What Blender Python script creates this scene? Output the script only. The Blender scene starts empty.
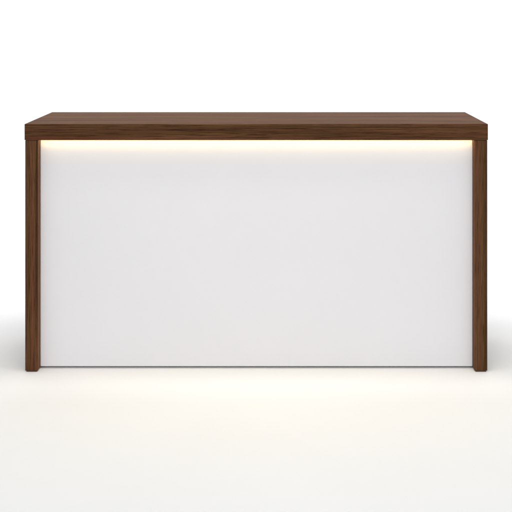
import bpy, bmesh, math

# ------------------------------------------------------------------ camera, world, lamps, exposure
scene = bpy.context.scene
col = scene.collection

cam_data = bpy.data.cameras.new("camera")
cam_data.sensor_width = 36.0
cam_data.lens = 79.85                 # long product-shot lens
cam_data.shift_x = -0.0410            # level camera, rising-front style shift keeps verticals upright
cam_data.shift_y = -0.4727
cam_data.clip_start = 0.05
cam_data.clip_end = 100.0
cam = bpy.data.objects.new("camera", cam_data)
cam.location = (0.0895, -4.90, 1.545)
cam.rotation_euler = (math.radians(90), 0, 0)
col.objects.link(cam)
scene.camera = cam

world = bpy.data.worlds.new("World")
scene.world = world
world.use_nodes = True
wbg = world.node_tree.nodes["Background"]
wbg.inputs["Color"].default_value = (0.96, 0.98, 1.0, 1)
wbg.inputs["Strength"].default_value = 0.515


def area_lamp(name, loc, target, sx, sy, watts, colour):
    d = bpy.data.lights.new(name, "AREA")
    d.shape = "RECTANGLE"
    d.size, d.size_y = sx, sy
    d.energy = watts
    d.color = colour
    o = bpy.data.objects.new(name, d)
    o.location = loc
    import mathutils
    v = mathutils.Vector(target) - mathutils.Vector(loc)
    o.rotation_euler = v.to_track_quat("-Z", "Y").to_euler()
    col.objects.link(o)
    return o


# big soft front lamp, a smaller overhead lamp, an unseen warm lamp added for the floor glow before the desk,
# and the bank of lamps that whitens the backdrop
area_lamp("front_softbox", (0.10, -5.0, 2.9), (0.0, 0.0, 0.5), 4.6, 1.8, 146, (0.985, 0.99, 1.0))
area_lamp("overhead_lamp", (0.25, -0.35, 3.4), (0.2, -0.35, 0.0), 1.3, 1.5, 28, (0.98, 0.99, 1.0))
warm = area_lamp("added_glow_lamp", (0.05, -0.55, 3.2), (0.05, -0.40, 0.0), 2.5, 0.3, 2.9, (1.0, 0.82, 0.44))
warm.data.spread = math.radians(48)
area_lamp("backdrop_lamp", (0.0, 0.23, 2.75), (0.0, 2.6, 2.2), 9.0, 1.8, 184, (1.0, 1.0, 1.0))

scene.view_settings.view_transform = "Standard"
scene.view_settings.look = "None"
scene.view_settings.exposure = 0.0
scene.view_settings.gamma = 1.0
scene.render.engine = "CYCLES"
scene.cycles.max_bounces = 10
scene.cycles.diffuse_bounces = 6
scene.cycles.use_denoising = True


# ------------------------------------------------------------------ helpers
def new_mat(name):
    m = bpy.data.materials.new(name)
    m.use_nodes = True
    nt = m.node_tree
    return m, nt, nt.nodes, nt.links, nt.nodes["Principled BSDF"]


def link_mesh(name, bm, mat, parent=None, smooth=False):
    me = bpy.data.meshes.new(name)
    bm.normal_update()
    if smooth:
        for f in bm.faces:
            f.smooth = True
    bm.to_mesh(me)
    bm.free()
    me.materials.append(mat)
    o = bpy.data.objects.new(name, me)
    col.objects.link(o)
    if parent is not None:
        o.parent = parent
    return o


def add_box(bm, x0, x1, y0, y1, z0, z1, bev=0.0, seg=2):
    r = bmesh.ops.create_cube(bm, size=1.0)
    vs = r["verts"]
    for v in vs:
        v.co.x = x0 + (v.co.x + 0.5) * (x1 - x0)
        v.co.y = y0 + (v.co.y + 0.5) * (y1 - y0)
        v.co.z = z0 + (v.co.z + 0.5) * (z1 - z0)
    if bev > 0:
        es = list({e for v in vs for e in v.link_edges})
        bmesh.ops.bevel(bm, geom=es, offset=bev, offset_type="OFFSET", segments=seg,
                        profile=0.5, affect="EDGES", clamp_overlap=True)


# ------------------------------------------------------------------ materials
def white_sweep_mat():
    m, nt, N, L, b = new_mat("matt white studio paint")
    tc = N.new("ShaderNodeTexCoord")
    n1 = N.new("ShaderNodeTexNoise")
    n1.inputs["Scale"].default_value = 1.6
    n1.inputs["Detail"].default_value = 4
    L.new(tc.outputs["Object"], n1.inputs["Vector"])
    cr = N.new("ShaderNodeValToRGB")
    cr.color_ramp.elements[0].position = 0.3
    cr.color_ramp.elements[0].color = (0.757, 0.757, 0.755, 1)
    cr.color_ramp.elements[1].position = 0.7
    cr.color_ramp.elements[1].color = (0.774, 0.774, 0.773, 1)
    L.new(n1.outputs["Fac"], cr.inputs["Fac"])
    L.new(cr.outputs["Color"], b.inputs["Base Color"])
    b.inputs["Roughness"].default_value = 0.75
    b.inputs["Specular IOR Level"].default_value = 0.10
    return m


def wood_mat(name, axis, seed, lift, spec):
    """walnut veneer: grain runs along `axis` of the object"""
    m, nt, N, L, b = new_mat(name)
    tc = N.new("ShaderNodeTexCoord")

    def grain(along, across, detail, rough, dist, off):
        mp = N.new("ShaderNodeMapping")
        s = [across, across, across]
        s["xyz".index(axis)] = along
        mp.inputs["Scale"].default_value = s
        mp.inputs["Location"].default_value = (off, off * 1.7, off * 0.6)
        L.new(tc.outputs["Object"], mp.inputs["Vector"])
        n = N.new("ShaderNodeTexNoise")
        n.inputs["Scale"].default_value = 1.0
        n.inputs["Detail"].default_value = detail
        n.inputs["Roughness"].default_value = rough
        n.inputs["Distortion"].default_value = dist
        L.new(mp.outputs["Vector"], n.inputs["Vector"])
        return n.outputs["Fac"]

    def ramp(fac, stops, gain=1.0):
        cr = N.new("ShaderNodeValToRGB")
        e = cr.color_ramp.elements
        while len(e) < len(stops):
            e.new(0.5)
        for el, (p, c) in zip(e, stops):
            el.position = p
            el.color = (*[k * gain for k in c], 1)
        L.new(fac, cr.inputs["Fac"])
        return cr.outputs["Color"]

    def mix(kind, fac, a, c):
        mx = N.new("ShaderNodeMix")
        mx.data_type = "RGBA"
        mx.blend_type = kind
        mx.inputs[0].default_value = fac
        L.new(a, mx.inputs[6])
        L.new(c, mx.inputs[7])
        return mx.outputs[2]

    broad = ramp(grain(0.8, 26.0, 4, 0.55, 0.6, seed),
                 [(0.28, (0.044, 0.0195, 0.0100)), (0.45, (0.070, 0.0325, 0.0160)),
                  (0.58, (0.088, 0.0410, 0.0205)), (0.74, (0.118, 0.0590, 0.0300))], lift)
    tint = ramp(grain(0.5, 62.0, 2, 0.5, 0.3, seed + 7.3),
                [(0.33, (1.14, 0.95, 0.93)), (0.5, (1.0, 1.0, 1.0)), (0.66, (0.92, 1.03, 0.88))])
    streak = ramp(grain(2.2, 210.0, 5, 0.7, 0.5, seed + 3.1),
                  [(0.32, (0.58, 0.56, 0.56)), (0.50, (1.0, 1.0, 1.0)), (0.70, (1.28, 1.26, 1.22))])
    pores = ramp(grain(11.0, 480.0, 2, 0.5, 0.0, seed + 5.9),
                 [(0.34, (0.42, 0.40, 0.40)), (0.46, (1.0, 1.0, 1.0))])
    c = mix("MULTIPLY", 1.0, broad, tint)
    c = mix("MULTIPLY", 1.0, c, streak)
    c = mix("MULTIPLY", 0.95, c, pores)
    L.new(c, b.inputs["Base Color"])
    b.inputs["Roughness"].default_value = 0.5
    b.inputs["Specular IOR Level"].default_value = spec
    b.inputs["Specular Tint"].default_value = (1.0, 0.74, 0.52, 1)
    bp = N.new("ShaderNodeBump")
    bp.inputs["Strength"].default_value = 0.12
    bp.inputs["Distance"].default_value = 0.001
    L.new(grain(5.0, 380.0, 3, 0.6, 0.0, seed + 1.2), bp.inputs["Height"])
    L.new(bp.outputs["Normal"], b.inputs["Normal"])
    return m


def plain_mat(name, rgb, rough, spec=0.5, metal=0.0, var=0.04, scale=8.0):
    m, nt, N, L, b = new_mat(name)
    tc = N.new("ShaderNodeTexCoord")
    n = N.new("ShaderNodeTexNoise")
    n.inputs["Scale"].default_value = scale
    n.inputs["Detail"].default_value = 5
    L.new(tc.outputs["Object"], n.inputs["Vector"])
    cr = N.new("ShaderNodeValToRGB")
    cr.color_ramp.elements[0].position = 0.3
    cr.color_ramp.elements[0].color = (*[k * (1 - var) for k in rgb], 1)
    cr.color_ramp.elements[1].position = 0.7
    cr.color_ramp.elements[1].color = (*[min(1, k * (1 + var)) for k in rgb], 1)
    L.new(n.outputs["Fac"], cr.inputs["Fac"])
    L.new(cr.outputs["Color"], b.inputs["Base Color"])
    b.inputs["Roughness"].default_value = rough
    b.inputs["Specular IOR Level"].default_value = spec
    b.inputs["Metallic"].default_value = metal
    return m


M_SWEEP = white_sweep_mat()
M_TOP = wood_mat("walnut veneer, grain lengthwise", "x", 2.0, 1.2, 0.007)
M_LEG_A = wood_mat("walnut veneer, grain upright", "z", 11.0, 1.24, 0.03)
M_LEG_B = wood_mat("walnut veneer, grain upright, other sheet", "z", 23.5, 1.19, 0.03)
M_INNER_LIT = wood_mat("paler walnut lipping", "z", 31.0, 1.85, 0.03)  # same walnut, lightened to paint in the lit inner faces
M_PANEL = plain_mat("satin white lacquer", (0.703, 0.697, 0.716), 0.42, 0.25, var=0.006, scale=3.0)
M_DARK = plain_mat("black plastic", (0.03, 0.027, 0.025), 0.5, 0.4)
M_FOOT = plain_mat("dark brown rubber", (0.055, 0.036, 0.026), 0.6, 0.3)
M_GREY = plain_mat("grey board", (0.42, 0.41, 0.40), 0.6, 0.3)
M_ALU = plain_mat("brushed aluminium", (0.72, 0.72, 0.72), 0.35, 0.5, metal=1.0)


def led_mat():
    m, nt, N, L, b = new_mat("warm led diffuser")
    b.inputs["Base Color"].default_value = (0.9, 0.88, 0.82, 1)
    b.inputs["Emission Color"].default_value = (1.0, 0.73, 0.30, 1)
    b.inputs["Emission Strength"].default_value = 12.5
    return m


M_LED = led_mat()

# ------------------------------------------------------------------ the setting: floor and the sweep behind it
FX0, FX1 = -7.0, 7.0
FLOOR_Y0, FLOOR_Y1 = -9.0, 1.5
bm = bmesh.new()
v = [bm.verts.new(p) for p in ((FX0, FLOOR_Y0, 0), (FX1, FLOOR_Y0, 0), (FX1, FLOOR_Y1, 0), (FX0, FLOOR_Y1, 0))]
bm.faces.new(v)
floor = link_mesh("floor", bm, M_SWEEP)
floor["kind"] = "structure"

bm = bmesh.new()
R = 1.1
prof = [(FLOOR_Y1, 0.0)]
for k in range(1, 49):
    a = math.radians(90 * k / 48)
    prof.append((FLOOR_Y1 + R * math.sin(a), R - R * math.cos(a)))
prof.append((FLOOR_Y1 + R, 5.0))
rows = [(bm.verts.new((FX0, y, z)), bm.verts.new((FX1, y, z))) for y, z in prof]
for (a0, a1), (b0, b1) in zip(rows, rows[1:]):
    bm.faces.new((a0, a1, b1, b0))
backdrop = link_mesh("backdrop", bm, M_SWEEP, smooth=True)
backdrop["kind"] = "structure"

# ------------------------------------------------------------------ the reception desk
DEPTH = 0.60
desk = bpy.data.objects.new("reception_desk", None)
desk.location = (0, 0, 0)
desk.empty_display_size = 0.2
col.objects.link(desk)
desk["label"] = "walnut framed reception desk with recessed white front panel and warm light glowing under its top"
desk["category"] = "reception desk"

# thick top
bm = bmesh.new()
add_box(bm, -1.0, 1.0, 0.0, DEPTH, 1.0005, 1.070, bev=0.0012, seg=3)
link_mesh("countertop", bm, M_TOP, desk)

# upright side panels, each on two dark glides
for sx, mat in ((-1, M_LEG_A), (1, M_LEG_B)):
    xo, xi = 0.9975 * sx, 0.9430 * sx
    bm = bmesh.new()
    add_box(bm, min(xo, xi), max(xo, xi), 0.0020, DEPTH - 0.002, 0.0055, 0.9993, bev=0.0010, seg=3)
    leg = link_mesh("side_panel", bm, mat, desk)
    leg.data.materials.append(M_INNER_LIT)      # paler colour paints in the light on the inner face
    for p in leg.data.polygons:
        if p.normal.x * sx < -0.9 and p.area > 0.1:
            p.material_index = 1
    bm = bmesh.new()          # recessed spacer that leaves the fine dark joint under the top
    add_box(bm, min(xo, xi) + 0.004, max(xo, xi) - 0.004, 0.007, DEPTH - 0.007, 0.9980, 1.0010)
    link_mesh("joint_spacer", bm, M_DARK, leg)
    for fy in (0.028, DEPTH - 0.028):
        bm = bmesh.new()
        xc = (xo + xi) / 2
        add_box(bm, xc - 0.0225, xc + 0.0225, fy - 0.0245, fy + 0.023, 0.0, 0.0054, bev=0.0012, seg=2)
        link_mesh("foot", bm, M_FOOT, leg)

# white recessed panel
PY = 0.050
bm = bmesh.new()
add_box(bm, -0.9424, 0.9424, PY, PY + 0.022, 0.0090, 1.0003, bev=0.0026, seg=3)
link_mesh("front_panel", bm, M_PANEL, desk)

# board added behind the gap to block light from the back and keep it dark
bm = bmesh.new()
add_box(bm, -0.9428, 0.9428, PY + 0.024, PY + 0.042, 0.0004, 0.0600)
link_mesh("gap_light_blocker", bm, M_GREY, desk)

# led light in a slim channel on the underside of the top
bm = bmesh.new()
add_box(bm, -0.9415, 0.9415, 0.0280, 0.0305, 0.9975, 1.0003)
add_box(bm, -0.9415, 0.9415, 0.0425, 0.0445, 0.9975, 1.0003)
chan = link_mesh("light_channel", bm, M_ALU, desk)
bm = bmesh.new()
add_box(bm, -0.9405, 0.9405, 0.0310, 0.0420, 0.9977, 0.9995)
link_mesh("led_strip", bm, M_LED, chan)
